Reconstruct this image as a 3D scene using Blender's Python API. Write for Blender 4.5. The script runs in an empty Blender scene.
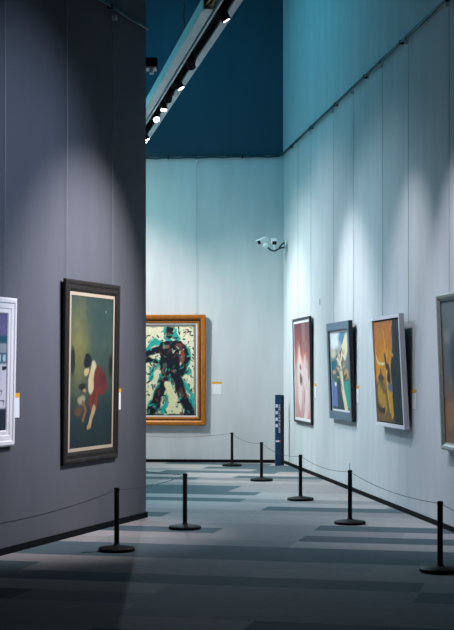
import bpy, bmesh, math, random
import numpy as np
from mathutils import Vector, Matrix

random.seed(7)
C = bpy.context.scene.collection
PI = math.pi

# ------------------------------------------------------------------ helpers
def lin(c):
    return tuple(((v/255)/12.92 if v/255 <= .04045 else ((v/255+.055)/1.055)**2.4) for v in c)

def mat(name, rgb, rough=.6, metal=0.0, noise=0.0, nscale=30.0, bump=0.0, emit=None, estr=0.0, spec=.5):
    m = bpy.data.materials.new(name); m.use_nodes = True
    nt = m.node_tree; b = nt.nodes['Principled BSDF']
    col = lin(rgb) + (1,)
    b.inputs['Base Color'].default_value = col
    b.inputs['Roughness'].default_value = rough
    b.inputs['Metallic'].default_value = metal
    b.inputs['Specular IOR Level'].default_value = spec
    if noise or bump:
        tc = nt.nodes.new('ShaderNodeTexCoord')
        n = nt.nodes.new('ShaderNodeTexNoise'); n.inputs['Scale'].default_value = nscale
        n.inputs['Detail'].default_value = 4
        nt.links.new(tc.outputs['Object'], n.inputs['Vector'])
        if noise:
            r = nt.nodes.new('ShaderNodeValToRGB')
            r.color_ramp.elements[0].position = .3; r.color_ramp.elements[1].position = .7
            r.color_ramp.elements[0].color = tuple(v*(1-noise) for v in col[:3])+(1,)
            r.color_ramp.elements[1].color = tuple(min(1, v*(1+noise)) for v in col[:3])+(1,)
            nt.links.new(n.outputs['Fac'], r.inputs['Fac'])
            nt.links.new(r.outputs['Color'], b.inputs['Base Color'])
        if bump:
            bp = nt.nodes.new('ShaderNodeBump'); bp.inputs['Strength'].default_value = bump
            bp.inputs['Distance'].default_value = .01
            nt.links.new(n.outputs['Fac'], bp.inputs['Height'])
            nt.links.new(bp.outputs['Normal'], b.inputs['Normal'])
    if emit:
        b.inputs['Emission Color'].default_value = lin(emit)+(1,)
        b.inputs['Emission Strength'].default_value = estr
    return m

class MB:
    """collects shapes into one bmesh"""
    def __init__(s): s.bm = bmesh.new()
    def box(s, x0, x1, y0, y1, z0, z1, M=None, bev=0.0):
        bm = bmesh.new()
        r = bmesh.ops.create_cube(bm, size=1)
        for v in bm.verts:
            v.co = Vector(((x0+x1)/2+v.co.x*(x1-x0), (y0+y1)/2+v.co.y*(y1-y0), (z0+z1)/2+v.co.z*(z1-z0)))
        if bev:
            bmesh.ops.bevel(bm, geom=bm.edges[:], offset=bev, segments=2, affect='EDGES', profile=.5)
        s._merge(bm, M); return s
    def _merge(s, bm, M=None):
        if M is not None: bmesh.ops.transform(bm, matrix=M, verts=bm.verts)
        me = bpy.data.meshes.new('t'); bm.to_mesh(me); bm.free()
        s.bm.from_mesh(me); bpy.data.meshes.remove(me)
    def tube(s, pts, r, seg=8, caps=True):
        pts = [Vector(p) for p in pts]; rings = []
        n = len(pts); up = Vector((0, 0, 1))
        for i, p in enumerate(pts):
            d = (pts[min(i+1, n-1)] - pts[max(i-1, 0)]).normalized()
            a = up if abs(d.dot(up)) < .95 else Vector((1, 0, 0))
            x = d.cross(a).normalized(); y = d.cross(x).normalized()
            rr = r[i] if isinstance(r, (list, tuple)) else r
            rings.append([s.bm.verts.new(p + x*math.cos(2*PI*k/seg)*rr + y*math.sin(2*PI*k/seg)*rr) for k in range(seg)])
        for a, b in zip(rings, rings[1:]):
            for k in range(seg): s.bm.faces.new((a[k], a[(k+1) % seg], b[(k+1) % seg], b[k]))
        if caps:
            s.bm.faces.new(rings[0][::-1]); s.bm.faces.new(rings[-1])
        return s
    def lathe(s, prof, seg=32, M=None):
        bm = bmesh.new(); rings = []
        for r, z in prof:
            rings.append([bm.verts.new((r*math.cos(2*PI*k/seg), r*math.sin(2*PI*k/seg), z)) for k in range(seg)] if r > 1e-6 else [bm.verts.new((0, 0, z))])
        for a, b in zip(rings, rings[1:]):
            for k in range(seg):
                k2 = (k+1) % seg
                if len(a) == 1 and len(b) > 1: bm.faces.new((a[0], b[k], b[k2]))
                elif len(b) == 1 and len(a) > 1: bm.faces.new((a[k], b[0], a[k2]))
                elif len(a) > 1: bm.faces.new((a[k], a[k2], b[k2], b[k]))
        s._merge(bm, M); return s
    def ring(s, w, h, prof):
        """mitred rectangular moulding; prof = closed list of (inset, y)"""
        cols = []
        for (i, y) in prof:
            cols.append([s.bm.verts.new(c) for c in ((-w/2+i, y, i), (w/2-i, y, i), (w/2-i, y, h-i), (-w/2+i, y, h-i))])
        n = len(cols)
        for k in range(n):
            a, b = cols[k], cols[(k+1) % n]
            for j in range(4):
                j2 = (j+1) % 4
                s.bm.faces.new((a[j], a[j2], b[j2], b[j]))
        return s
    def prism(s, poly, z0, z1):
        a = [s.bm.verts.new((x, y, z0)) for x, y in poly]; b = [s.bm.verts.new((x, y, z1)) for x, y in poly]
        n = len(poly)
        s.bm.faces.new(a[::-1]); s.bm.faces.new(b)
        for k in range(n): s.bm.faces.new((a[k], a[(k+1) % n], b[(k+1) % n], b[k]))
        return s
    def build(s, name, m, parent=None, smooth=False, sharp=False):
        bmesh.ops.recalc_face_normals(s.bm, faces=s.bm.faces)
        me = bpy.data.meshes.new(name); s.bm.to_mesh(me); s.bm.free()
        if smooth:
            for p in me.polygons: p.use_smooth = True
            if sharp:
                me.set_sharp_from_angle(angle=math.radians(35))
        me.materials.append(m)
        o = bpy.data.objects.new(name, me); C.objects.link(o)
        if parent: o.parent = parent
        return o

def tag(o, label, cat, group=None):
    o['label'] = label; o['category'] = cat
    if group: o['group'] = group
    return o
def thing(name, label, cat, M=None, group=None):
    o = bpy.data.objects.new(name, None); C.objects.link(o)
    o.empty_display_size = .1
    if M is not None: o.matrix_world = M
    return tag(o, label, cat, group)
def struct(o):
    o['kind'] = 'structure'; return o
def copy_tree(o, parent=None):
    c = o.copy(); C.objects.link(c)
    if parent: c.parent = parent
    for ch in list(o.children): copy_tree(ch, c)
    return c

# ------------------------------------------------------------------ walls' own coordinates (metres)
class Wall:
    """origin at a floor corner; X = to a viewer's right along the wall, Y = into the wall"""
    def __init__(s, o, right):
        s.o = Vector((o[0], o[1], 0)); r = Vector((right[0], right[1], 0)).normalized()
        s.r = r; s.n = Vector((r.y, -r.x, 0))            # n points into the room
    def p(s, a, z, off=0.0): return s.o + s.r*a + s.n*off + Vector((0, 0, z))
    def M(s, a, z, off=0.0, lean=0.0):
        y = -s.n
        R = Matrix(((s.r.x, y.x, 0), (s.r.y, y.y, 0), (0, 0, 1))).to_4x4()
        return Matrix.Translation(s.p(a, z, off)) @ R @ Matrix.Rotation(lean, 4, 'X')

WR = Wall((.972, 24.09), (.1229, -1))          # a = distance from the far corner towards us
WL = Wall((-.88, 15.2), (1.075, 3.14))         # a is negative, 0 at the wall's free end
WB = Wall((.972, 24.09), (1, -.085))           # a is negative to the left of the corner

# ------------------------------------------------------------------ materials
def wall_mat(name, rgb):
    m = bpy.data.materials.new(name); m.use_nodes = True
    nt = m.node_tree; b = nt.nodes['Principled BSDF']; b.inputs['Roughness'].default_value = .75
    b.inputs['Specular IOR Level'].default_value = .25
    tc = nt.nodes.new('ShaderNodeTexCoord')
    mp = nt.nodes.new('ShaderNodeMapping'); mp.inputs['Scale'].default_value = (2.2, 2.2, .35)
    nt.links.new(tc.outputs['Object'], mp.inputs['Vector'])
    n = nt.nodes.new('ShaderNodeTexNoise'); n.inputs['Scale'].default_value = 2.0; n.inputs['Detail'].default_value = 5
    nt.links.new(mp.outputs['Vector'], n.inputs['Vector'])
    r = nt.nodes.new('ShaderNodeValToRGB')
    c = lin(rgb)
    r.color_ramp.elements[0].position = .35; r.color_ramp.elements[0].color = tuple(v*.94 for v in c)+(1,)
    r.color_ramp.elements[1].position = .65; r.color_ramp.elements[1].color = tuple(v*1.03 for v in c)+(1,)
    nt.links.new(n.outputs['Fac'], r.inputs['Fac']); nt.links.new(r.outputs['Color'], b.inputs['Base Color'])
    n2 = nt.nodes.new('ShaderNodeTexNoise'); n2.inputs['Scale'].default_value = 1.6; n2.inputs['Detail'].default_value = 6
    nt.links.new(tc.outputs['Object'], n2.inputs['Vector'])
    bp = nt.nodes.new('ShaderNodeBump'); bp.inputs['Strength'].default_value = .12; bp.inputs['Distance'].default_value = .04
    nt.links.new(n2.outputs['Fac'], bp.inputs['Height']); nt.links.new(bp.outputs['Normal'], b.inputs['Normal'])
    return m

m_wall = wall_mat('pale_grey_wall_paint', (205, 208, 212))
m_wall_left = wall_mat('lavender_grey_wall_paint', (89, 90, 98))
m_wall_dark = wall_mat('deep_blue_upper_wall', (58, 84, 100))  # upper back wall, darker and bluer than the part below the rail
m_ceiling = mat('dark_ceiling_paint', (38, 44, 50), .9, noise=.1, nscale=3)
m_base = mat('black_baseboard', (9, 12, 16), .8, noise=.1, spec=.1)
m_black = mat('black_painted_metal', (7, 8, 10), .6, noise=.12, nscale=60, bump=.03, spec=.2)
m_black_matte = mat('matte_black_metal', (7, 8, 10), .75, noise=.1, spec=.2)
m_cord = mat('dark_cord', (58, 64, 70), .9, spec=.1)
m_rail = mat('grey_blue_rail_metal', (58, 74, 84), .45, metal=.5, noise=.1)
m_wire = mat('steel_wire', (150, 157, 165), .5, metal=.1)
m_pale_cable = mat('pale_cable', (150, 160, 164), .6)
m_white = mat('white_plastic', (244, 246, 248), .4, noise=.03)
m_beam = mat('white_powder_coat', (206, 214, 218), .5, noise=.06, nscale=6)
m_yellow = mat('yellow_cable_sheath', (190, 140, 50), .5)
m_lens = mat('lit_lamp_lens', (255, 250, 250), .3, emit=(255, 246, 252), estr=12.0)
m_navy = mat('navy_sign_paint', (22, 58, 96), .45, noise=.06)
m_gap_shade = mat('dark_gap_shade', (8, 14, 26), .5, noise=.1)
m_sign_white = mat('white_sign_lettering', (236, 238, 246), .5, noise=.02)
m_sign_red = mat('red_sign_mark', (196, 70, 80), .5)
m_card = mat('white_card', (232, 234, 238), .6, noise=.02)
m_orange = mat('orange_card_header', (240, 170, 30), .5, noise=.04)

# carpet of long tiles laid askew
m_floor = bpy.data.materials.new('carpet_planks'); m_floor.use_nodes = True
nt = m_floor.node_tree; b = nt.nodes['Principled BSDF']; b.inputs['Roughness'].default_value = .85
b.inputs['Specular IOR Level'].default_value = .25
def N(t, **k):
    n = nt.nodes.new(t)
    for a, v in k.items(): setattr(n, a, v)
    return n
def L(a, b_): nt.links.new(a, b_)
def MATH(op, a, b_=None):
    n = N('ShaderNodeMath', operation=op)
    for i, v in enumerate((a, b_)):
        if v is None: continue
        if isinstance(v, (int, float)): n.inputs[i].default_value = v
        else: L(v, n.inputs[i])
    return n.outputs[0]
tc = N('ShaderNodeTexCoord'); mp = N('ShaderNodeMapping'); mp.inputs['Rotation'].default_value = (0, 0, math.radians(13))
L(tc.outputs['Object'], mp.inputs['Vector'])
sx = N('ShaderNodeSeparateXYZ'); L(mp.outputs['Vector'], sx.inputs[0])
ROW, LEN = .46, 1.84
row = MATH('FLOOR', MATH('DIVIDE', sx.outputs['Y'], ROW))
wn1 = N('ShaderNodeTexWhiteNoise', noise_dimensions='1D'); L(row, wn1.inputs['W'])
off = MATH('MULTIPLY', MATH('FLOOR', MATH('MULTIPLY', wn1.outputs['Value'], 8)), ROW)
cx = MATH('FLOOR', MATH('DIVIDE', MATH('ADD', sx.outputs['X'], off), LEN))
cb = N('ShaderNodeCombineXYZ'); L(cx, cb.inputs[0]); L(row, cb.inputs[1])
wn2 = N('ShaderNodeTexWhiteNoise', noise_dimensions='2D'); L(cb.outputs[0], wn2.inputs['Vector'])
rp = N('ShaderNodeValToRGB'); rp.color_ramp.interpolation = 'CONSTANT'
E_ = rp.color_ramp.elements
tones = [(0, (76, 94, 102)), (.37, (146, 142, 143)), (.6, (158, 154, 154)), (.80, (132, 133, 136)), (.92, (164, 159, 158))]
E_[0].position = 0; E_[0].color = lin(tones[0][1])+(1,)
E_[1].position = tones[1][0]; E_[1].color = lin(tones[1][1])+(1,)
for p_, c_ in tones[2:]:
    e = E_.new(p_); e.color = lin(c_)+(1,)
L(wn2.outputs['Value'], rp.inputs['Fac'])
fn = N('ShaderNodeTexNoise'); fn.inputs['Scale'].default_value = 9; fn.inputs['Detail'].default_value = 8
L(tc.outputs['Object'], fn.inputs['Vector'])
mx = N('ShaderNodeMix', data_type='RGBA', blend_type='MULTIPLY'); mx.inputs['Factor'].default_value = .35
L(rp.outputs['Color'], mx.inputs['A'])
fr_ = N('ShaderNodeValToRGB'); fr_.color_ramp.elements[0].position = .3; fr_.color_ramp.elements[1].position = .7
fr_.color_ramp.elements[0].color = (.6, .6, .62, 1)
L(fn.outputs['Fac'], fr_.inputs['Fac']); L(fr_.outputs['Color'], mx.inputs['B'])
L(mx.outputs['Result'], b.inputs['Base Color'])
bn = N('ShaderNodeTexNoise'); bn.inputs['Scale'].default_value = 160; L(tc.outputs['Object'], bn.inputs['Vector'])
bp = N('ShaderNodeBump'); bp.inputs['Strength'].default_value = .25; bp.inputs['Distance'].default_value = .004
L(bn.outputs['Fac'], bp.inputs['Height']); L(bp.outputs['Normal'], b.inputs['Normal'])

# ------------------------------------------------------------------ the room
TOP = 8.6
RAILZ = 5.29
struct(MB().prism([(-9, -3), (6, -3), (6, 28), (-9, 28)], -.1, 0).build('floor', m_floor))
struct(MB().prism([(-9, -3), (6, -3), (6, 28), (-9, 28)], TOP, TOP+.1).build('ceiling', m_ceiling))
def slab(name, wall, a0, a1, thick, z0, z1, m, off=0.0):
    p = [wall.p(a0, 0, off), wall.p(a1, 0, off), wall.p(a1, 0, off-thick), wall.p(a0, 0, off-thick)]
    return struct(MB().prism([(v.x, v.y) for v in p], z0, z1).build(name, m))
slab('wall_right', WR, -.3, 27, .25, 0, TOP, m_wall)
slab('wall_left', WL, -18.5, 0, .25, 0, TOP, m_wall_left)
slab('wall_back', WB, -6.8, 0, .25, 0, RAILZ, m_wall)
slab('wall_back_upper', WB, -6.8, 0, .2, RAILZ, TOP, m_wall_dark, off=-.05)
struct(MB().box(-6.05, -5.8, 1.1, 24.7, 0, TOP).build('wall_far_left', m_wall))
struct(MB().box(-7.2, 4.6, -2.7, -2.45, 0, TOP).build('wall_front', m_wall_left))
def baseboard(name, wall, a0, a1, h):
    p = [wall.p(a0, 0, .014), wall.p(a1, 0, .014), wall.p(a1, 0, 0), wall.p(a0, 0, 0)]
    return struct(MB().prism([(v.x, v.y) for v in p], 0, h).build(name, m_base))
baseboard('baseboard_right', WR, 0, 26.5, .052)
baseboard('baseboard_left', WL, -18.4, .02, .06)
baseboard('baseboard_back', WB, -6.6, -.014, .055)

# picture rails: a slim tube on little clips
def rail(name, wall, a0, a1, z, label, n, r=.014):
    root = thing(name, label, 'picture rail', wall.M((a0+a1)/2, z, 0))
    Lh = (a1-a0)/2
    pts = [(-Lh+2*Lh*i/60, -.035, .006*math.sin(i*1.7)) for i in range(61)]
    MB().tube(pts, r, 8).build('rail_tube', m_rail, root, True)
    MB().box(-Lh, Lh, -.02, 0, .028, .045).build('rail_channel', m_rail, root)
    for k in range(n):
        x = -Lh + (k+.5)*2*Lh/n
        MB().box(x-.012, x+.012, -.052, 0, -.02, .028).build('rail_clip', m_black, root)
    return root
rail('picture_rail', WR, .02, 26, RAILZ, 'long grey picture rail running along the bright right wall', 14)
rail('picture_rail', WB, -6.5, -.06, RAILZ-.02, 'thin picture rail crossing the far end wall below its dark blue upper part', 5)
rail('picture_rail', WL, -18, -.02, RAILZ, 'picture rail in shadow near the top of the dark left wall', 9)

# ------------------------------------------------------------------ painter for the canvases
class Paint:
    def __init__(s, w, h, nx=96, seed=1):
        s.w, s.h = w, h; s.nx = nx; s.ny = max(8, int(nx*h/w)); s.rng = np.random.default_rng(seed)
        s.U, s.V = np.meshgrid(np.linspace(0, 1, s.nx), np.linspace(0, 1, s.ny))   # V runs down
        s.c = np.zeros((s.ny, s.nx, 3)); s.asp = h/w
    def noise(s, fx, fy, oct=2):
        t = np.zeros_like(s.U); a = 1; tot = 0
        for o in range(oct):
            gx, gy = max(2, int(fx*2**o)), max(2, int(fy*2**o))
            g = s.rng.random((gy+2, gx+2))
            x, y = s.U*gx, s.V*gy; xi, yi = np.minimum(x.astype(int), gx), np.minimum(y.astype(int), gy); fx_, fy_ = x-xi, y-yi
            fx_ = fx_*fx_*(3-2*fx_); fy_ = fy_*fy_*(3-2*fy_)
            v = (g[yi, xi]*(1-fx_)+g[yi, xi+1]*fx_)*(1-fy_) + (g[yi+1, xi]*(1-fx_)+g[yi+1, xi+1]*fx_)*fy_
            t += a*v; tot += a; a *= .5
        return t/tot
    def warp(s, amt=.03, f=9):
        return s.U+(s.noise(f, f*s.asp)-.5)*amt*2, s.V+(s.noise(f, f*s.asp)-.5)*amt*2/s.asp
    def lay(s, mask, col, op=1.0):
        mask = np.clip(mask, 0, 1)[..., None]*op
        s.c = s.c*(1-mask)+np.array(lin(col))*mask
    def vgrad(s, stops):
        vs = [a for a, _ in stops]; cs = np.array([lin(c) for _, c in stops])
        for k in range(3): s.c[..., k] = np.interp(s.V, vs, cs[:, k])
    def ell(s, u, v, ru, rv, col, soft=.25, rot=0, op=1, wa=.02):
        U, V = s.warp(wa); du, dv = (U-u), (V-v)*s.asp
        cr, sr = math.cos(rot), math.sin(rot); x, y = du*cr+dv*sr, -du*sr+dv*cr
        d = np.sqrt((x/ru)**2+(y/(rv*s.asp))**2)
        s.lay((1+soft/2-d)/max(soft, 1e-3), col, op)
    def glow(s, u, v, ru, rv, col, op=1):
        s.lay(np.exp(-((s.U-u)/ru)**2-((s.V-v)/rv)**2), col, op)
    def poly(s, pts, col, op=1, wa=.02):
        U, V = s.warp(wa); ins = np.zeros(U.shape, bool); n = len(pts)
        for i in range(n):
            (x0, y0), (x1, y1) = pts[i], pts[(i+1) % n]
            if y0 == y1: continue
            c = ((y0 > V) != (y1 > V)) & (U < (x1-x0)*(V-y0)/(y1-y0)+x0)
            ins ^= c
        s.lay(ins.astype(float), col, op)
    def stroke(s, pts, wd, col, op=1, wa=.02, soft=.4):
        U, V = s.warp(wa); best = np.full(U.shape, 9.)
        for (x0, y0), (x1, y1) in zip(pts, pts[1:]):
            dx, dy = x1-x0, (y1-y0)*s.asp; px, py = U-x0, (V-y0)*s.asp
            t = np.clip((px*dx+py*dy)/(dx*dx+dy*dy+1e-9), 0, 1)
            best = np.minimum(best, np.hypot(px-t*dx, py-t*dy))
        s.lay((1+soft/2-best/(wd/2))/soft, col, op)
    def mottle(s, fx, fy, amt):
        s.c *= (1+(s.noise(fx, fy, 3)-.5)*2*amt)[..., None]
    def specks(s, n, col, r=.012, u0=0, u1=1, v0=0, v1=1):
        for _ in range(n):
            u, v = s.rng.uniform(u0, u1), s.rng.uniform(v0, v1); a = s.rng.uniform(0, 6.28); l = s.rng.uniform(.5, 2.2)*r
            s.stroke([(u, v), (u+math.cos(a)*l, v+math.sin(a)*l/s.asp)], r*s.rng.uniform(.7, 1.4), col, wa=.004)
    def build(s, parent, x0, x1, z0, z1, y, name='canvas', rough=.55):
        bm = bmesh.new(); vs = []
        for j in range(s.ny):
            for i in range(s.nx):
                vs.append(bm.verts.new((x0+(x1-x0)*s.U[j, i], y, z1+(z0-z1)*s.V[j, i])))
        for j in range(s.ny-1):
            for i in range(s.nx-1):
                a = j*s.nx+i; bm.faces.new((vs[a+s.nx], vs[a+s.nx+1], vs[a+1], vs[a]))
        nv = len(vs); t = .012
        bk = [bm.verts.new(c) for c in ((x0, y+t, z1), (x1, y+t, z1), (x1, y+t, z0), (x0, y+t, z0))]
        bm.faces.new(bk)
        # close the edges
        top = vs[:s.nx]; bot = vs[-s.nx:]; lf = vs[::s.nx]; rt = vs[s.nx-1::s.nx]
        for edge, (a, b_) in ((top, (0, 1)), (bot, (3, 2)), (lf, (0, 3)), (rt, (1, 2))):
            bm.faces.new(list(edge)+[bk[b_], bk[a]])
        me = bpy.data.meshes.new(name); bm.to_mesh(me); bm.free()
        at = me.color_attributes.new('paint', 'FLOAT_COLOR', 'POINT')
        arr = np.full((nv+4, 4), .05, np.float32); arr[:, 3] = 1
        arr[:nv, :3] = np.clip(s.c, 0, 1).reshape(-1, 3)
        at.data.foreach_set('color', arr.ravel())
        m = bpy.data.materials.new('oil_paint'); m.use_nodes = True; t_ = m.node_tree; pb = t_.nodes['Principled BSDF']
        ca = t_.nodes.new('ShaderNodeVertexColor'); ca.layer_name = 'paint'
        t_.links.new(ca.outputs['Color'], pb.inputs['Base Color']); pb.inputs['Roughness'].default_value = rough
        pb.inputs['Specular IOR Level'].default_value = .25
        me.materials.append(m)
        o = bpy.data.objects.new(name, me); C.objects.link(o); o.parent = parent
        return o

# ---- the seven pictures
def art_seated_woman(w, h):
    p = Paint(w, h, 100, 3)
    p.vgrad([(0, (62, 84, 80)), (.3, (74, 98, 88)), (.6, (60, 84, 78)), (.75, (36, 62, 66)), (1, (26, 50, 54))])
    p.glow(.2, .34, .22, .26, (150, 146, 82), .85); p.mottle(10, 16, .22)
    p.glow(.7, .15, .3, .12, (48, 84, 84), .5)
    p.ell(.06, .43, .05, .09, (40, 46, 38), .5); p.ell(.96, .46, .05, .08, (24, 34, 34), .5)
    p.poly([(.58, .455), (.72, .475), (.86, .54), (.89, .60), (.82, .645), (.64, .665), (.5, .645), (.53, .56)], (122, 48, 46))
    p.ell(.78, .55, .09, .04, (96, 36, 44), .8, op=.8); p.ell(.68, .62, .08, .02, (150, 62, 54), .8, op=.6)
    p.poly([(.46, .62), (.66, .62), (.63, .74), (.54, .79), (.43, .72)], (140, 58, 46)); p.stroke([(.56, .64), (.53, .76)], .05, (90, 36, 34), .7)
    p.stroke([(.55, .455), (.51, .50), (.46, .555), (.49, .61)], .1, (236, 222, 180)); p.stroke([(.52, .50), (.52, .6)], .05, (236, 214, 164))
    p.ell(.38, .50, .055, .025, (232, 206, 150), .3); p.ell(.4, .435, .085, .046, (16, 26, 42), .3)
    p.ell(.4, .4, .05, .02, (16, 26, 42), .3)
    p.stroke([(.56, .74), (.51, .80), (.46, .86)], .07, (218, 186, 134)); p.stroke([(.46, .86), (.42, .87)], .045, (206, 170, 120))
    p.ell(.28, .60, .09, .026, (36, 40, 42), .3); p.ell(.33, .625, .04, .014, (196, 170, 120), .4)
    p.ell(.27, .685, .09, .028, (190, 180, 146), .5); p.ell(.2, .76, .08, .03, (120, 84, 56), .6)
    p.stroke([(.3, .7), (.36, .76), (.3, .82)], .05, (150, 110, 72)); p.ell(.3, .64, .04, .01, (70, 90, 86), .4)
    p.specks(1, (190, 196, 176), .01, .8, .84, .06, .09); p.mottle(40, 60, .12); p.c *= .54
    return p
def art_striding_figure(w, h):
    p = Paint(w, h, 120, 11)
    p.vgrad([(0, (234, 226, 196)), (.5, (230, 222, 190)), (1, (224, 218, 180))]); p.mottle(8, 12, .07)
    p.specks(150, (34, 40, 38), .02, .03, .97, .04, .96); p.specks(60, (126, 128, 104), .018); p.specks(24, (60, 150, 140), .016)
    q = lambda x, y: ((x-138)/58, (y-323)/93)
    tq, dk, rb, gr = (34, 168, 156), (22, 28, 38), (136, 74, 58), (70, 98, 92)
    for a in ([(166, 325), (163, 336), (172, 342)], [(158, 342), (150, 340), (143, 351), (138, 353)], [(184, 346), (189, 356), (182, 372)],
              [(158, 364), (150, 370), (148, 378)], [(162, 374), (153, 392), (146, 410)], [(172, 376), (166, 396), (161, 412)], [(178, 374), (190, 394), (194, 412)],
              [(176, 366), (188, 372)], [(172, 328), (176, 338)]):
        p.stroke([q(*k) for k in a], .085, tq, wa=.045)
    p.ell(*q(168, 331), .075, .072, dk, .2); p.poly([q(*k) for k in ((158, 342), (166, 339), (180, 340), (187, 350), (180, 354), (179, 374), (160, 375), (157, 352))], dk, wa=.03)
    p.stroke([q(*k) for k in ((160, 347), (150, 351), (138, 355))], .13, dk, wa=.03); p.stroke([q(*k) for k in ((158, 362), (146, 359), (138, 362))], .1, dk, wa=.03)
    p.stroke([q(*k) for k in ((182, 346), (187, 358), (180, 372))], .12, dk, wa=.03)
    p.stroke([q(*k) for k in ((166, 374), (158, 392), (149, 413))], .17, dk, wa=.035); p.stroke([q(*k) for k in ((174, 374), (181, 394), (189, 413))], .17, dk, wa=.035)
    p.ell(*q(181, 355), .05, .075, rb, .4); p.ell(*q(164, 346), .06, .02, (150, 96, 84), .5); p.ell(*q(178, 345), .07, .025, (110, 66, 58), .5)
    p.ell(*q(180, 392), .04, .05, (90, 54, 50), .5); p.ell(*q(154, 366), .06, .03, (196, 150, 124), .5, op=.7)
    rng = np.random.default_rng(5)
    for _ in range(190):
        x, y = rng.uniform(146, 191), rng.uniform(328, 413)
        if y < 345 and not 160 < x < 178: continue
        if 345 < y < 375 and x < 153 and rng.random() < .6: continue
        if y > 380 and 164 < x < 176: continue
        a = rng.normal(1.4, .8); l = rng.uniform(1.5, 5)
        p.stroke([q(x, y), q(x+math.cos(a)*l, y+math.sin(a)*l)], rng.uniform(.012, .03), [tq, gr, dk, (40, 150, 140), (120, 70, 60), (186, 192, 166), dk, (44, 62, 74), (96, 58, 54)][rng.integers(9)], wa=.025)
    p.stroke([q(166, 384), q(170, 398), q(172, 410)], .1, (222, 218, 170), wa=.03)
    for x0, y0, x1, y1 in ((0, .0, 1, .0), (0, .012, 1, .012), (.99, 0, .99, 1)): p.stroke([(x0, y0), (x1, y1)], .06, (112, 112, 100), .9, wa=.02)
    p.stroke([(0, .995), (1, .995)], .05, (36, 40, 42), .9, wa=.02); p.mottle(50, 60, .12)
    return p
def art_rose(w, h):
    p = Paint(w, h, 90, 21)
    p.vgrad([(0, (128, 76, 84)), (.2, (160, 92, 94)), (.38, (206, 128, 118)), (.5, (224, 172, 164)), (.62, (236, 206, 204)), (.8, (222, 176, 178)), (1, (206, 150, 150))])
    p.glow(.55, .40, .3, .08, (226, 120, 96), .7); p.stroke([(.6, 0), (.62, .2)], .22, (180, 152, 160), .6); p.stroke([(.9, 0), (.9, .5)], .2, (150, 110, 118), .6)
    p.ell(.35, .5, .2, .13, (246, 226, 222), .8); p.stroke([(.3, .36), (.4, .6), (.35, .8)], .22, (244, 224, 224), .8, wa=.05)
    p.stroke([(.7, .45), (.75, .8), (.7, .98)], .26, (240, 222, 222), .8, wa=.05)
    p.ell(.42, .6, .1, .06, (120, 66, 80), .7, wa=.05); p.ell(.38, .47, .06, .03, (150, 84, 88), .7)
    for k in range(26):
        u = p.rng.uniform(0, 1); v = p.rng.uniform(0, .8); p.stroke([(u, v), (u+p.rng.uniform(-.05, .05), v+p.rng.uniform(.08, .25))], p.rng.uniform(.01, .04), [(240, 214, 210), (180, 100, 100), (120, 70, 80), (232, 180, 170)][k % 4], .6, wa=.03)
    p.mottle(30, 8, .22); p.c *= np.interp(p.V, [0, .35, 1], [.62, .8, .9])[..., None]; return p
def art_collage(w, h):
    p = Paint(w, h, 110, 31)
    p.vgrad([(0, (196, 206, 214)), (.25, (140, 156, 156)), (.5, (92, 112, 108)), (1, (52, 78, 84))]); p.mottle(10, 10, .25)
    p.ell(.18, .08, .36, .13, (232, 234, 236), .5); p.ell(.68, .08, .26, .1, (84, 132, 166), .6); p.ell(.9, .05, .14, .07, (120, 170, 184), .6)
    p.ell(.1, .28, .18, .05, (216, 210, 180), .5); p.ell(.3, .33, .08, .04, (60, 80, 80), .5)
    p.poly([(.66, .64), (1, .62), (1, .97), (.8, .97), (.7, .8)], (38, 168, 148)); p.poly([(0, .62), (.24, .64), (.3, .98), (0, .98)], (104, 124, 180), wa=.04)
    p.poly([(.3, .6), (.55, .6), (.68, .97), (.3, .97)], (44, 74, 80), wa=.04)
    p.ell(.74, .23, .36, .13, (238, 220, 184), .12, rot=-.5); p.stroke([(.42, .33), (.6, .22)], .03, (50, 60, 60))
    p.ell(.52, .42, .26, .09, (120, 112, 104), .6, wa=.05); p.ell(.84, .53, .15, .065, (208, 164, 104), .3); p.ell(.8, .58, .06, .03, (176, 122, 70), .5)
    p.stroke([(.42, .36), (.5, .5), (.57, .66), (.64, .82), (.76, 1)], .15, (234, 216, 186), wa=.03); p.stroke([(.38, .36), (.46, .55), (.55, .75)], .025, (96, 78, 66))
    for k in range(34):
        u, v = p.rng.uniform(.25, .8), p.rng.uniform(.28, .58); a = p.rng.uniform(0, 6.28)
        p.stroke([(u, v), (u+math.cos(a)*.1, v+math.sin(a)*.07)], p.rng.uniform(.015, .04), [(238, 232, 214), (90, 72, 60), (150, 130, 116), (46, 54, 58), (206, 186, 160)][k % 5], .9)
    p.ell(.12, .42, .15, .062, (6, 112, 132), .12); p.ell(.2, .68, .06, .03, (228, 230, 232), .4); p.ell(.14, .52, .09, .03, (206, 160, 148), .5)
    p.ell(.22, .6, .1, .04, (70, 110, 96), .5); p.mottle(40, 40, .12); return p
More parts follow.
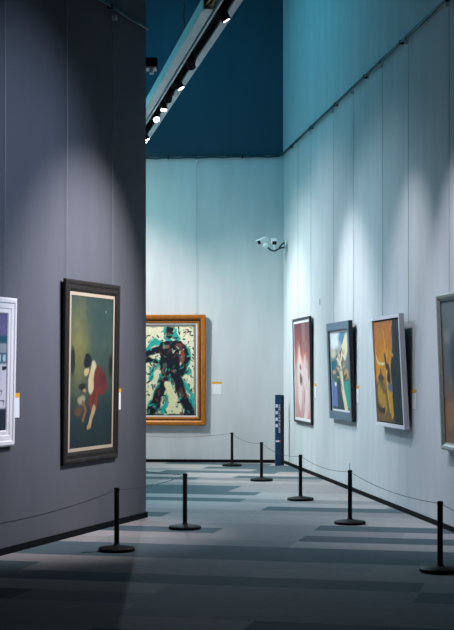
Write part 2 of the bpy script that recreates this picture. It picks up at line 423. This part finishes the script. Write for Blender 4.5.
def art_amber(w, h):
    p = Paint(w, h, 110, 41)
    p.vgrad([(0, (204, 124, 62)), (.25, (226, 136, 44)), (.42, (240, 152, 26)), (.58, (216, 138, 40)), (.66, (150, 98, 52)), (1, (116, 88, 56))]); p.mottle(8, 12, .2)
    p.poly([(.0, .62), (.32, .6), (.5, .98), (0, .98)], (136, 98, 54), wa=.03); p.stroke([(.1, .7), (.28, .82)], .16, (196, 148, 50), wa=.05); p.stroke([(.02, .86), (.3, .88)], .05, (60, 48, 36), wa=.04)
    p.poly([(.42, .6), (.62, .6), (.62, .95), (.54, .96)], (224, 166, 50), wa=.03)
    p.poly([(.74, 0), (1, 0), (1, 1), (.62, 1), (.62, .75), (.60, .5), (.60, .42), (.68, .3), (.71, .18)], (28, 44, 54), wa=.02)
    for k in range(20): u, v = p.rng.uniform(.68, .98), p.rng.uniform(.02, .9); p.stroke([(u, v), (u+.02, v+.1)], .03, [(38, 56, 64), (20, 32, 42), (48, 62, 66)][k % 3], .6)
    p.stroke([(.36, .1), (.42, .28), (.46, .36)], .03, (246, 186, 70)); p.stroke([(.52, .26), (.44, .42)], .025, (240, 176, 50)); p.stroke([(.62, .31), (.7, .34)], .025, (216, 178, 110))
    p.stroke([(.02, .34), (.06, .39), (.14, .425), (.24, .425), (.36, .41), (.4, .38)], .024, (248, 226, 176)); p.stroke([(.4, .4), (.42, .52), (.44, .62)], .025, (246, 220, 160))
    p.ell(.2, .575, .12, .042, (58, 64, 66), .3, wa=.04); p.stroke([(.2, .5), (.24, .6)], .05, (64, 66, 66)); p.ell(.5, .55, .08, .05, (34, 38, 40), .3, wa=.04); p.stroke([(.4, .36), (.44, .46)], .07, (40, 44, 46))
    p.stroke([(.5, .46), (.54, .6)], .07, (30, 34, 38)); p.ell(.55, .64, .09, .045, (112, 120, 134), .3, wa=.03); p.stroke([(.42, .66), (.5, .9)], .03, (250, 196, 80)); p.mottle(40, 40, .12); return p
def art_murky(w, h):
    p = Paint(w, h, 80, 51)
    p.vgrad([(0, (112, 124, 126)), (.25, (106, 116, 118)), (.5, (104, 104, 104)), (.7, (128, 100, 86)), (1, (142, 112, 92))]); p.mottle(6, 8, .25)
    p.ell(.5, .42, .16, .16, (46, 78, 110), .8, wa=.05); p.ell(.2, .25, .14, .05, (140, 140, 136), .8); p.ell(.75, .6, .14, .2, (70, 74, 84), .8)
    p.ell(.3, .8, .3, .1, (164, 118, 84), .8); p.mottle(30, 30, .15); return p
def art_harbour(w, h):
    p = Paint(w, h, 90, 61)
    p.vgrad([(0, (98, 92, 136)), (.18, (104, 100, 140)), (.2, (34, 84, 108)), (.25, (34, 84, 108)), (.26, (150, 156, 166)), (.33, (140, 150, 160)), (.34, (70, 100, 120)), (.42, (70, 100, 120)), (.44, (206, 204, 214)), (.8, (220, 216, 226)), (.82, (34, 46, 62)), (1, (28, 38, 54))])
    for u in np.arange(.03, 1, .11): p.poly([(u, .35), (u+.06, .35), (u+.06, .41), (u, .41)], (186, 204, 214), wa=.005)
    for u in (.1, .35, .6, .9): p.poly([(u, .45), (u+.12, .45), (u+.12, .48), (u, .48)], (20, 24, 30), wa=.01)
    for k in range(14): u, v = p.rng.uniform(0, 1), p.rng.uniform(.52, .74); p.stroke([(u, v), (u+.1, v+.01), (u+.09, v+.04)], .014, (70, 66, 84))
    p.mottle(30, 30, .12); return p

# ------------------------------------------------------------------ framed pictures
def picture(label, wall, a, z, w, h, lean, profile, fm, art, inset, ycan, liner=None, group=None, off=.012):
    root = thing('framed_painting', label, 'painting', wall.M(a, z, off, lean), group)
    MB().ring(w, h, profile).build('frame', fm, root)
    if liner:
        (i0, i1, y0, y1, lm) = liner
        MB().ring(w, h, [(i0, y1), (i0, y0), (i1, y0), (i1, y1)]).build('liner', lm, root)
    art(w-2*inset, h-2*inset).build(root, -w/2+inset, w/2-inset, inset, h-inset, ycan)
    MB().box(-w/2+.02, w/2-.02, -.010, -.004, .02, h-.02).build('backing_board', m_black_matte, root)
    return root

m_f_dark = mat('dark_walnut_frame', (32, 25, 22), .55, noise=.3, nscale=25, bump=.3, spec=.25)
m_f_cream = mat('cream_liner', (176, 160, 138), .6, noise=.05)
m_f_white = mat('white_gloss_frame', (246, 240, 242), .4, noise=.03)
m_f_gold = mat('gilded_wood_frame', (182, 108, 36), .4, metal=.25, noise=.18, nscale=14, bump=.1)
m_f_blackw = mat('black_lacquer_frame', (12, 13, 18), .35, noise=.1)
m_f_bluegrey = mat('blue_grey_frame', (92, 114, 132), .5, noise=.08, nscale=20)
m_f_lav = mat('white_box_frame', (244, 238, 246), .5, noise=.04)
m_f_silver = mat('pale_silver_frame', (160, 166, 160), .4, metal=.2, noise=.12, nscale=20)
m_liner_white = mat('white_liner', (226, 226, 230), .6, noise=.03)
m_liner_black = mat('black_gap_liner', (10, 10, 12), .8)

# left wall
picture('tall painting of a seated woman in red in a wide dark wooden frame', WL, -1.48, .70, 1.29, 1.765, math.radians(.9),
        [(0, 0), (0, -.026), (.012, -.034), (.035, -.034), (.05, -.026), (.085, -.029), (.105, -.022), (.115, -.016), (.115, 0)], m_f_dark, art_seated_woman, .145, -.013, (.115, .147, -.018, -.012, m_f_cream), off=.002)
picture('white framed picture cut off by the left edge of the photo', WL, -3.63, .94, 1.02, 1.285, math.radians(1.2),
        [(0, 0), (0, -.032), (.014, -.04), (.04, -.04), (.05, -.032), (.09, -.03), (.10, -.024), (.13, -.024), (.14, -.016), (.14, 0)], m_f_white, art_harbour, .138, -.013, off=.002)
# back wall
picture('large gold framed painting of a dark turquoise striding figure on the far wall', WB, -1.985, .645, 1.29, 1.91, math.radians(.8),
        [(0, 0), (0, -.06), (.015, -.075), (.06, -.07), (.085, -.052), (.09, -.035), (.10, -.035), (.105, -.05), (.135, -.045), (.145, -.03), (.145, 0)], m_f_gold, art_striding_figure, .165, -.02, (.145, .168, -.027, -.012, m_liner_white))
gold = [o for o in bpy.data.objects if o.get('label', '').startswith('large gold framed')][0]
MB().ring(1.29, 1.91, [(.084, -.030), (.084, -.0545), (.106, -.0525), (.106, -.030)]).build('inner_groove', m_f_dark, gold)
# right wall
picture('rose pink abstract in a thin black frame, farthest on the right wall', WR, 2.065, .762, 1.53, 1.66, math.radians(1.0),
        [(0, 0), (0, -.034), (.036, -.034), (.036, 0)], m_f_blackw, art_rose, .078, -.018, (.036, .080, -.022, -.012, m_liner_white), off=.006)
def two_tone(root_label):
    r = picture(root_label, WR, 5.125, .925, 1.48, 1.325, math.radians(2.1),
        [(.004, -.02), (.004, -.05), (0, -.05), (0, -.056), (.10, -.056), (.11, -.045), (.11, -.02)], m_f_bluegrey, art_collage, .135, -.026, (.112, .137, -.032, -.012, m_liner_white), off=.006)
    MB().ring(1.48, 1.325, [(-.002, 0), (-.002, -.05), (.012, -.05), (.012, 0)]).build('frame_edge', m_f_blackw, r)
    MB().ring(1.48, 1.325, [(.098, -.018), (.098, -.05), (.112, -.05), (.112, -.018)]).build('inner_groove', m_f_blackw, r)
two_tone('teal and cream abstract in a wide blue grey frame')
r3 = picture('amber and black abstract in a white box frame leaning from the right wall', WR, 8.07, .946, 1.36, 1.28, math.radians(3.0),
        [(0, 0), (0, -.058), (.038, -.058), (.038, 0)], m_f_lav, art_amber, .056, -.042, (.038, .058, -.022, -.012, m_liner_black), off=.03)
picture('murky brown and blue picture in a silver grey frame at the right edge', WR, 10.63, .811, .92, 1.54, math.radians(2.2),
        [(0, 0), (0, -.05), (.016, -.056), (.04, -.05), (.055, -.036), (.07, -.03), (.07, 0)], m_f_silver, art_murky, .068, -.02, off=.02)

# ------------------------------------------------------------------ hanging wires
def wire(wall, a, z0, z1, label, hook=True):
    root = thing('picture_wire', label, 'wire', wall.M(a, z0, 0), 'picture hanging wires')
    MB().tube([(0, -.022, 0), (0, -.022, z1-z0-.02)], .0026, 6).build('wire', m_wire, root)
    if hook:
        MB().box(-.011, .011, -.07, -.018, z1-z0-.09, z1-z0-.045, bev=.003).build('hook', m_white, root)
        MB().tube([(0, -.045, z1-z0-.05), (0, -.06, z1-z0-.02), (0, -.045, z1-z0+.025)], .004, 6).build('hook_loop', m_rail, root)
    return root
wire(WR, 1.56, 2.30, RAILZ, 'wire holding the far side of the rose pink abstract')
wire(WR, 2.72, 2.30, RAILZ, 'wire holding the near side of the rose pink abstract')
wire(WR, 4.48, 2.15, RAILZ, 'wire holding the far side of the blue grey framed abstract')
wire(WR, 5.78, 2.15, RAILZ, 'wire holding the near side of the blue grey framed abstract')
wire(WR, 7.43, 2.12, RAILZ, 'wire with a white hook above the far side of the amber abstract')
wire(WR, 8.66, 2.12, RAILZ, 'wire with a white hook above the near side of the amber abstract')
wire(WR, 10.28, 2.25, RAILZ, 'wire above the silver framed picture at the right edge')
wire(WL, -2.02, 2.35, RAILZ-.03, 'wire holding the near side of the dark framed seated woman')
wire(WL, -.95, 2.35, RAILZ-.03, 'wire holding the far side of the dark framed seated woman')
wire(WL, -3.26, 2.10, RAILZ-.03, 'wire above the white framed picture on the left')
wire(WB, -1.50, 2.45, RAILZ-.02, 'wire above the right half of the gold framed painting')

# ------------------------------------------------------------------ label cards
def card(wall, a, z, label):
    root = thing('label_card', label, 'label', wall.M(a, z, 0), 'label cards beside the paintings')
    MB().box(-.078, .078, -.004, 0, 0, .178, bev=.001).build('card', m_card, root)
    MB().box(-.082, .082, -.006, 0, .179, .217, bev=.001).build('header_strip', m_orange, root)
    return root
card(WB, -1.153, 1.18, 'white card with orange top right of the gold framed painting')
card(WR, 2.985, 1.178, 'white card with orange top beside the rose pink abstract')
card(WR, 5.955, 1.178, 'white card with orange top beside the blue grey framed abstract')
card(WR, 8.84, 1.172, 'white card with orange top beside the amber abstract')
card(WL, -.775, 1.19, 'white card with orange top beside the dark framed seated woman')
card(WL, -3.045, 1.18, 'white card with orange top beside the white framed picture')

tag(MB().box(-.010, .010, -.012, 0, -.045, .045, bev=.003).build('wall_hook', m_wire), 'small grey hook on the right wall above the first gap between pictures', 'hook').matrix_world = WR.M(3.36, 2.61, 0)

# ------------------------------------------------------------------ barrier posts and cords
def make_post(label):
    root = thing('barrier_post', label, 'barrier post', None, 'black barrier posts')
    MB().lathe([(0, 0), (.158, 0), (.1625, .004), (.1625, .026), (.155, .032), (.06, .047), (.034, .05), (.026, .058), (0, .058)], 40).build('base', m_black, root, True, True)
    MB().lathe([(0, .045), (.0225, .045), (.0225, .556), (.0205, .56), (0, .56)], 24).build('post', m_black, root, True, True)
    MB().lathe([(.0228, .528), (.0245, .53), (.0245, .552), (.0228, .554)], 24).build('cord_collar', m_black_matte, root, True, True)
    return root
spots = [
    ((.083, 23.3), 'farthest black barrier post, nearest the far wall'),
    ((.498, 20.2), 'black barrier post in front of the navy sign post'),
    ((.903, 17.2), 'black barrier post below the rose pink abstract'),
    ((1.278, 14.55), 'black barrier post with a thin pin on top'),
    ((1.69, 11.1), 'nearest black barrier post, by the right edge'),
    ((-.423, 14.1), 'black barrier post just past the end of the left wall'),
    ((-.975, 12.38), 'black barrier post standing below the dark framed seated woman'),
    ((-1.75, 23.35), 'black barrier post hidden behind the left wall near the far wall'),
    ((-1.75, 17.4), 'black barrier post hidden just behind the left wall'),
    ((2.1, 8.3), 'black barrier post nearer than the right edge of view'),
    ((-2.06, 9.0), 'black barrier post nearer than the left edge of view'),
]
proto = make_post(spots[0][1]); posts = []
for i, (xy, lb) in enumerate(spots):
    o = proto if i == 0 else copy_tree(proto)
    o.location = (xy[0], xy[1], 0); o.rotation_euler = (0, 0, i*.7); o['label'] = lb; posts.append(o)
MB().tube([(.008, 0, .559), (.008, 0, .63)], .003, 6).build('pin', m_rail, posts[3])

def cord(i, j, sag, label):
    a, b_ = Vector(spots[i][0]+(.541,)), Vector(spots[j][0]+(.541,))
    d = (b_-a); d.z = 0; d.normalize(); a += d*.0255; b_ -= d*.0255
    pts = []
    for k in range(25):
        t = k/24; p = a.lerp(b_, t); p.z -= sag*4*t*(1-t); pts.append(p)
    tag(MB().tube(pts, .0026, 6).build('guard_rope', m_cord, None, True), label, 'rope', 'thin guard ropes')
cord(0, 1, .05, 'thin rope between the two farthest barrier posts')
cord(1, 2, .06, 'thin rope from the navy sign post area to the post below the rose abstract')
cord(2, 3, .05, 'thin rope sagging below the rose and blue grey framed abstracts')
cord(3, 4, .05, 'thin rope from the pinned post to the nearest post')
cord(4, 9, .05, 'thin rope leaving the picture at the right edge')
cord(5, 6, .03, 'thin rope joining the two posts beside the left wall')
cord(6, 10, .07, 'thin rope drooping along the left wall to the left edge')
cord(7, 0, .06, 'thin rope in front of the far wall below the gold frame')
cord(8, 5, .05, 'thin rope running behind the end of the left wall')

# ------------------------------------------------------------------ navy sign post in the far corner
sp = thing('sign_post', 'narrow navy sign post with white squares standing in the far corner', 'sign', Matrix.Translation((.857, 23.42, 0)) @ Matrix.Rotation(math.radians(3), 4, 'Z'))
MB().box(-.051, .051, -.012, .05, 0, 1.185, bev=.003).build('panel', m_navy, sp)
MB().box(.051, .098, -.006, .06, .0, 1.18, bev=.003).build('gap_shade_strip', m_gap_shade, sp)  # near-black strip stands in for the shaded gap between post and wall
for k, zz in enumerate((1.0, .887, .777, .67)):
    MB().box(-.047, -.009, -.0145, -.012, zz-.027, zz+.027).build('white_square', m_sign_white, sp)
bm_ = MB(); z = 1.02
rr = random.Random(4)
while z > .555:                                    # a line of small lettering running down the panel
    hgt = rr.uniform(.012, .022)
    bm_.box(.006, .013, -.0145, -.012, z-hgt, z)
    if rr.random() < .6: bm_.box(.013, .030, -.0145, -.012, z-.006, z)
    if rr.random() < .6: bm_.box(.013, .030, -.0145, -.012, z-hgt, z-hgt+.006)
    if rr.random() < .5: bm_.box(.026, .032, -.0145, -.012, z-hgt, z)
    z -= hgt+.008
bm_.build('vertical_lettering', m_sign_white, sp)
MB().box(-.045, .018, -.0145, -.012, .395, .425).build('white_bar', m_sign_white, sp)
MB().box(.022, .046, -.0145, -.012, .395, .425).build('red_bar', m_sign_red, sp)

# ------------------------------------------------------------------ security cameras on the right wall by the corner
br = thing('camera_bracket', 'dark wall bracket carrying the two security cameras', 'bracket', Matrix.Translation((.93, 23.75, 3.70)))
MB().box(.045, .075, -.07, .07, -.11, .08, bev=.006, M=Matrix.Rotation(math.atan2(.1229, 1), 4, 'Z')).build('wall_plate', m_white, br)
MB().tube([(.06, 0, -.02), (-.02, -.02, -.03), (-.12, -.04, -.085), (-.19, -.05, -.07), (-.236, -.06, -.03)], .016, 10).build('arm', m_rail, br, True)
MB().tube([(.05, .0, .07), (.0, -.02, .03), (-.05, -.03, -.035)], .012, 8).build('strut', m_black, br, True)
def sec_cam(label, loc, M):
    root = thing('security_camera', label, 'security camera', Matrix.Translation(loc), 'wall mounted security cameras')
    R = M.to_4x4()
    h = MB()
    h.box(-.058, .058, -.13, .12, -.045, .05, M=R, bev=.016)
    h.build('housing', m_white, root, True, True)
    MB().box(-.066, .066, -.165, .10, .042, .058, M=R, bev=.006).build('sun_hood', m_white, root)
    f = MB(); f.box(-.048, .048, -.134, -.12, -.042, .036, M=R, bev=.004); f.build('front_glass', m_black, root)
    return root
def look(d):
    """rotation taking -Y onto direction d"""
    return Vector(d).to_track_quat('-Y', 'Z').to_matrix()
cam_a = sec_cam('white security camera pointing down left from the bracket', (.595, 23.73, 3.795), look((-.72, -.6, -.36)))
sec_cam('white security camera facing forward beside the wall', (.81, 23.70, 3.775), look((.06, -.93, -.3)))
MB().lathe([(0, -.062), (.03, -.055), (.055, -.03), (.062, 0), (.055, .03), (.03, .055), (0, .062)], 20, M=Matrix.Translation((.045, -.05, -.112))).build('joint_ball', m_white, cam_a, True)
MB().tube([(.045, -.05, -.07), (.02, -.02, -.02)], .022, 10).build('joint_neck', m_white, cam_a, True)

cam_b = [o for o in bpy.data.objects if o.get('label', '').startswith('white security camera facing')][0]
MB().tube([(0, 0, -.055), (0, 0, -.168)], .02, 10).build('mount_stem', m_white, cam_b, True)
for o in (cam_a, cam_b): o.scale = (.76, .76, .76)
cam_a.location.x = .615; cam_b.location.x = .795

# small black box at the free end of the left wall
bx = thing('wall_box', 'small black box with a pale bracket high on the end of the left wall', 'box', Matrix.Translation((-.862, 15.375, 4.855)))
MB().box(-.10, .10, -.09, .12, .06, .16, bev=.006).build('box', m_black_matte, bx)
MB().prism([(-.09, -.085), (.085, -.085), (.085, .10), (-.09, .10)], .045, .06).build('lid', m_beam, bx)
MB().box(.01, .055, -.06, .06, .0, .045, bev=.004).build('bracket', m_beam, bx)

# ------------------------------------------------------------------ suspended lighting beam
BD = Vector((-.1663, 1, 0)).normalized(); BO = Vector((.446, 12.0, 0))
BR = Vector((BD.y, -BD.x, 0))
MBEAM = Matrix.Translation(BO+Vector((0, 0, 5.5))) @ Matrix(((BR.x, BD.x, 0), (BR.y, BD.y, 0), (0, 0, 1))).to_4x4()
LB = 12.0; C0 = 3.2
bm0 = thing('lighting_beam', 'long white lighting beam hanging high above the gallery passage', 'lighting beam', MBEAM)
MB().box(.098, .18, 0, LB, 0, .012).box(.172, .18, 0, LB, .012, .15).build('outer_flange', m_beam, bm0)
MB().box(-.045, -.022, 0, LB, 0, .012).box(-.045, -.039, 0, LB, .012, .12).build('middle_strip', m_beam, bm0)
MB().box(-.18, -.07, C0, LB, 0, .012).box(-.18, -.172, C0, LB, .012, .14).build('cover_panel', m_beam, bm0)
MB().box(-.17, .172, 0, LB, .15, .165).build('top_plate', m_black_matte, bm0)
MB().box(.018, .062, 0, LB, .11, .15).build('power_track', m_black, bm0)
fl = MB(); fl.box(-.21, -.13, 0, .26, 0, .006, M=Matrix.Translation((0, C0-.24, .03)) @ Matrix.Rotation(.5, 4, 'Y') @ Matrix.Rotation(.12, 4, 'X'))
fl.build('loose_flap', m_beam, bm0)
for k in range(5):
    rr = random.Random(20+k); x0 = -.155+.02*k
    MB().tube([(x0+rr.uniform(-.012, .012)+.012*math.sin(i*.9+k), i*.2, .03+.014*math.sin(i*1.3+2*k)) for i in range(17)], .008, 6).build('cable', m_yellow if k % 2 == 0 else m_black, bm0, True)
for yy in (.9, 4.9, 11.0):
    MB().tube([(-.165, yy, .13), (-.16, yy-.02, 1.0), (-.165, yy, TOP-5.5)], .012, 6).build('suspension_cable', m_pale_cable, bm0, True)

def head_obj(label):
    root = thing('track_spotlight', label, 'spotlight', None, 'spotlights on the lighting beam')
    MB().box(-.021, .021, -.06, .16, -.04, 0, bev=.004).build('adapter', m_black, root)
    MB().tube([(0, 0, -.035), (0, 0, -.07)], .012, 10).build('stem', m_black, root, True)
    body = MB().lathe([(0, .085), (.03, .085), (.037, .078), (.038, .0), (.043, -.02), (.045, -.085), (.042, -.09), (.039, -.077), (0, -.077)], 24).build('lamp_body', m_black_matte, root, True, True)
    body.location = (0, 0, -.095)
    MB().lathe([(0, -.078), (.039, -.078), (.037, -.084), (0, -.086)], 24).build('lens', m_lens, body, True)
    fin = MB()
    for k in range(4): fin.lathe([(.026, .024+.014*k), (.045, .024+.014*k), (.045, .03+.014*k), (.026, .03+.014*k)], 24)
    fin.build('cooling_fins', m_black, body)
    MB().box(-.053, -.048, -.012, .012, -.10, -.062).box(.048, .053, -.012, .012, -.10, -.062).box(-.053, .053, -.012, .012, -.068, -.062).build('yoke', m_black, root)
    return root
def frame_pt(wall, a, z): return wall.p(a, z)
heads = [   # distance along the beam, aim point, light name, cone degrees, label
    (1.55, frame_pt(WR, 10.7, 1.5), 'f4', 50, 'black spotlight at the near end of the lighting beam, above the view'),
    (3.28, frame_pt(WR, 8.75, 1.6), 'f3', 52, 'lit black spotlight nearest us on the lighting beam'),
    (7.05, frame_pt(WR, 5.9, 1.4), 'f2', 52, 'lit black spotlight in the middle of the lighting beam'),
    (9.65, Vector((.5, 14.6, 0)), 'd2', 50, 'lit black spotlight close beside the end of the left wall, its lamp facing us'),
    (8.62, Vector((-.75, 18.3, 0)), 'd3', 46, 'lit black spotlight just above the one by the left wall'),
    (11.35, frame_pt(WR, 1.6, 1.5), 'f1', 52, 'black spotlight hidden behind the left wall near the far end of the beam'),
    (11.7, frame_pt(WR, .5, 2.6), 'f0', 34, 'black spotlight at the hidden far tip of the lighting beam'),
    (5.75, frame_pt(WB, -.7, 1.6), 'b2', 34, 'black spotlight turned away, above the middle lit one'),
    (7.95, frame_pt(WB, -2.9, 2.2), 'b3', 34, 'black spotlight turned away between the two lit ones'),
]
# strength and tint of every lamp and added light
GAIN = {'f4': (0.4243, 0.4166, 0.4822),
        'f3': (0.3214, 0.3102, 0.3254),
        'f2': (0.65, 0.65, 0.65),
        'f1': (0.55, 0.55, 0.55),
        'f0': (0.06, 0.06, 0.06),
        'b2': (0.06, 0.06, 0.06),
        'l1': (1.116, 1.081, 1.131),
        'l2': (0.3443, 0.4404, 0.5963),
        'b1': (1.0199, 0.8035, 0.7782),
        'w1': (0.3224, 0.3207, 0.3479),
        'w3': (0.3979, 0.4462, 0.4238),
        'w2': (0.1985, 0.2656, 0.3068),
        'd1': (0.829, 0.7541, 0.7442),
        'd2': (0.53, 0.67, 0.82),
        'd3': (0.06, 0.2177, 0.254),
        'a1': (0.0, 0.0769, 0.1272),
        'a4': (0.0084, 0.0424, 0.0486),
        'a3': (0.204, 0.397, 0.3807),
        'b3': (0.05, 0.05, 0.05)}
def light_gain(o, key, watts):
    g = GAIN.get(key, (1, 1, 1)); m = max(g) or 1e-9
    o.data.energy = watts*m; o.data.color = tuple(v/m for v in g)
def spot(key, loc, aim, watts, deg, blend=.9, r=.03):
    l = bpy.data.lights.new('spot_beam', 'SPOT'); l.spot_size = math.radians(deg); l.spot_blend = blend; l.shadow_soft_size = r
    o = bpy.data.objects.new('spot_beam', l); C.objects.link(o); o.location = loc
    o.rotation_euler = (Vector(aim)-Vector(loc)).to_track_quat('-Z', 'Y').to_euler()
    light_gain(o, key, watts)
h0 = head_obj(heads[0][4])
for i, (s, aim, key, deg, lb) in enumerate(heads):
    o = h0 if i == 0 else copy_tree(h0)
    M = MBEAM @ Matrix.Translation((.040, s, .11))
    o.location = M.to_translation(); d = (Vector(aim)-(M.to_translation()-Vector((0, 0, .114)))).normalized()
    yaw = math.atan2(BD.y, BD.x)-PI/2
    o.rotation_euler = (0, 0, yaw); o.scale = (1.2, 1.2, 1.2); o['label'] = lb
    body = [c for c in o.children if c.name.startswith('lamp_body')][0]
    dl = Matrix.Rotation(-yaw, 3, 'Z') @ d
    body.rotation_euler = dl.to_track_quat('-Z', 'Y').to_euler()
    spot(key, M.to_translation()-Vector((0, 0, .114))+d*.13, aim, 900, deg, .95)

# ------------------------------------------------------------------ unseen spots for pictures and floor, added wall washes and area fill
spot('l1', WL.p(-.99, 5.21, 2.86), WL.p(-1.72, 1.63), 1500, 52.3, 1.0)
spot('l2', WL.p(-2.8, 4.8, 4.0), WL.p(-3.0, 2.88), 1000, 59, 1.0)
spot('b1', (-3.6, 21.6, 5.6), WB.p(-2.6, 2.0), 1000, 56, 1.0)
spot('w1', (-2.9, 20.6, 5.5), WR.p(3.8, 1.1), 1500, 84, 1.0)  # the w spots are broad washes added to brighten the right wall
spot('w3', (-2.6, 22.4, 5.2), WR.p(1.6, 1.5), 1200, 76, 1.0)
spot('w2', (-2.2, 18.4, 5.5), WR.p(7.6, .8), 1500, 80, 1.0)
spot('d1', (-.9, 20.6, 8.2), (-.7, 20.6, 0), 1500, 46, 1.0, .1)
def area(key, loc, sx_, sy_, watts, rot=(0, 0, 0)):  # added blue-green fill lights, no panel hangs here
    l = bpy.data.lights.new('added_fill', 'AREA'); l.shape = 'RECTANGLE'; l.size = sx_; l.size_y = sy_
    o = bpy.data.objects.new('added_fill', l); C.objects.link(o); o.location = loc; o.rotation_euler = rot
    light_gain(o, key, watts)
area('a1', (-1.8, 20.5, 8.5), 3.0, 5.0, 700)
area('a4', (-2.6, 20.8, 7.0), 2.0, 2.0, 500, (0, -PI/2+.35, 0))
area('a3', (-3.0, 22.0, 5.6), 2.0, 1.5, 300)

w = bpy.data.worlds.new('world'); w.use_nodes = True
w.node_tree.nodes['Background'].inputs['Color'].default_value = (.02, .05, .07, 1)
w.node_tree.nodes['Background'].inputs['Strength'].default_value = .2
bpy.context.scene.world = w

# ------------------------------------------------------------------ camera
cam = bpy.data.cameras.new('camera'); co = bpy.data.objects.new('camera', cam); C.objects.link(co)
co.location = (0, 0, 1.6); co.rotation_euler = (PI/2, 0, 0)
cam.sensor_fit = 'AUTO'; cam.sensor_width = 36; cam.lens = 1400/630*36; cam.shift_y = 55/630
cam.clip_end = 200
sc = bpy.context.scene; sc.camera = co
sc.view_settings.view_transform = 'Standard'; sc.view_settings.look = 'None'
sc.view_settings.exposure = 0; sc.view_settings.gamma = 1; sc.view_settings.use_curve_mapping = False
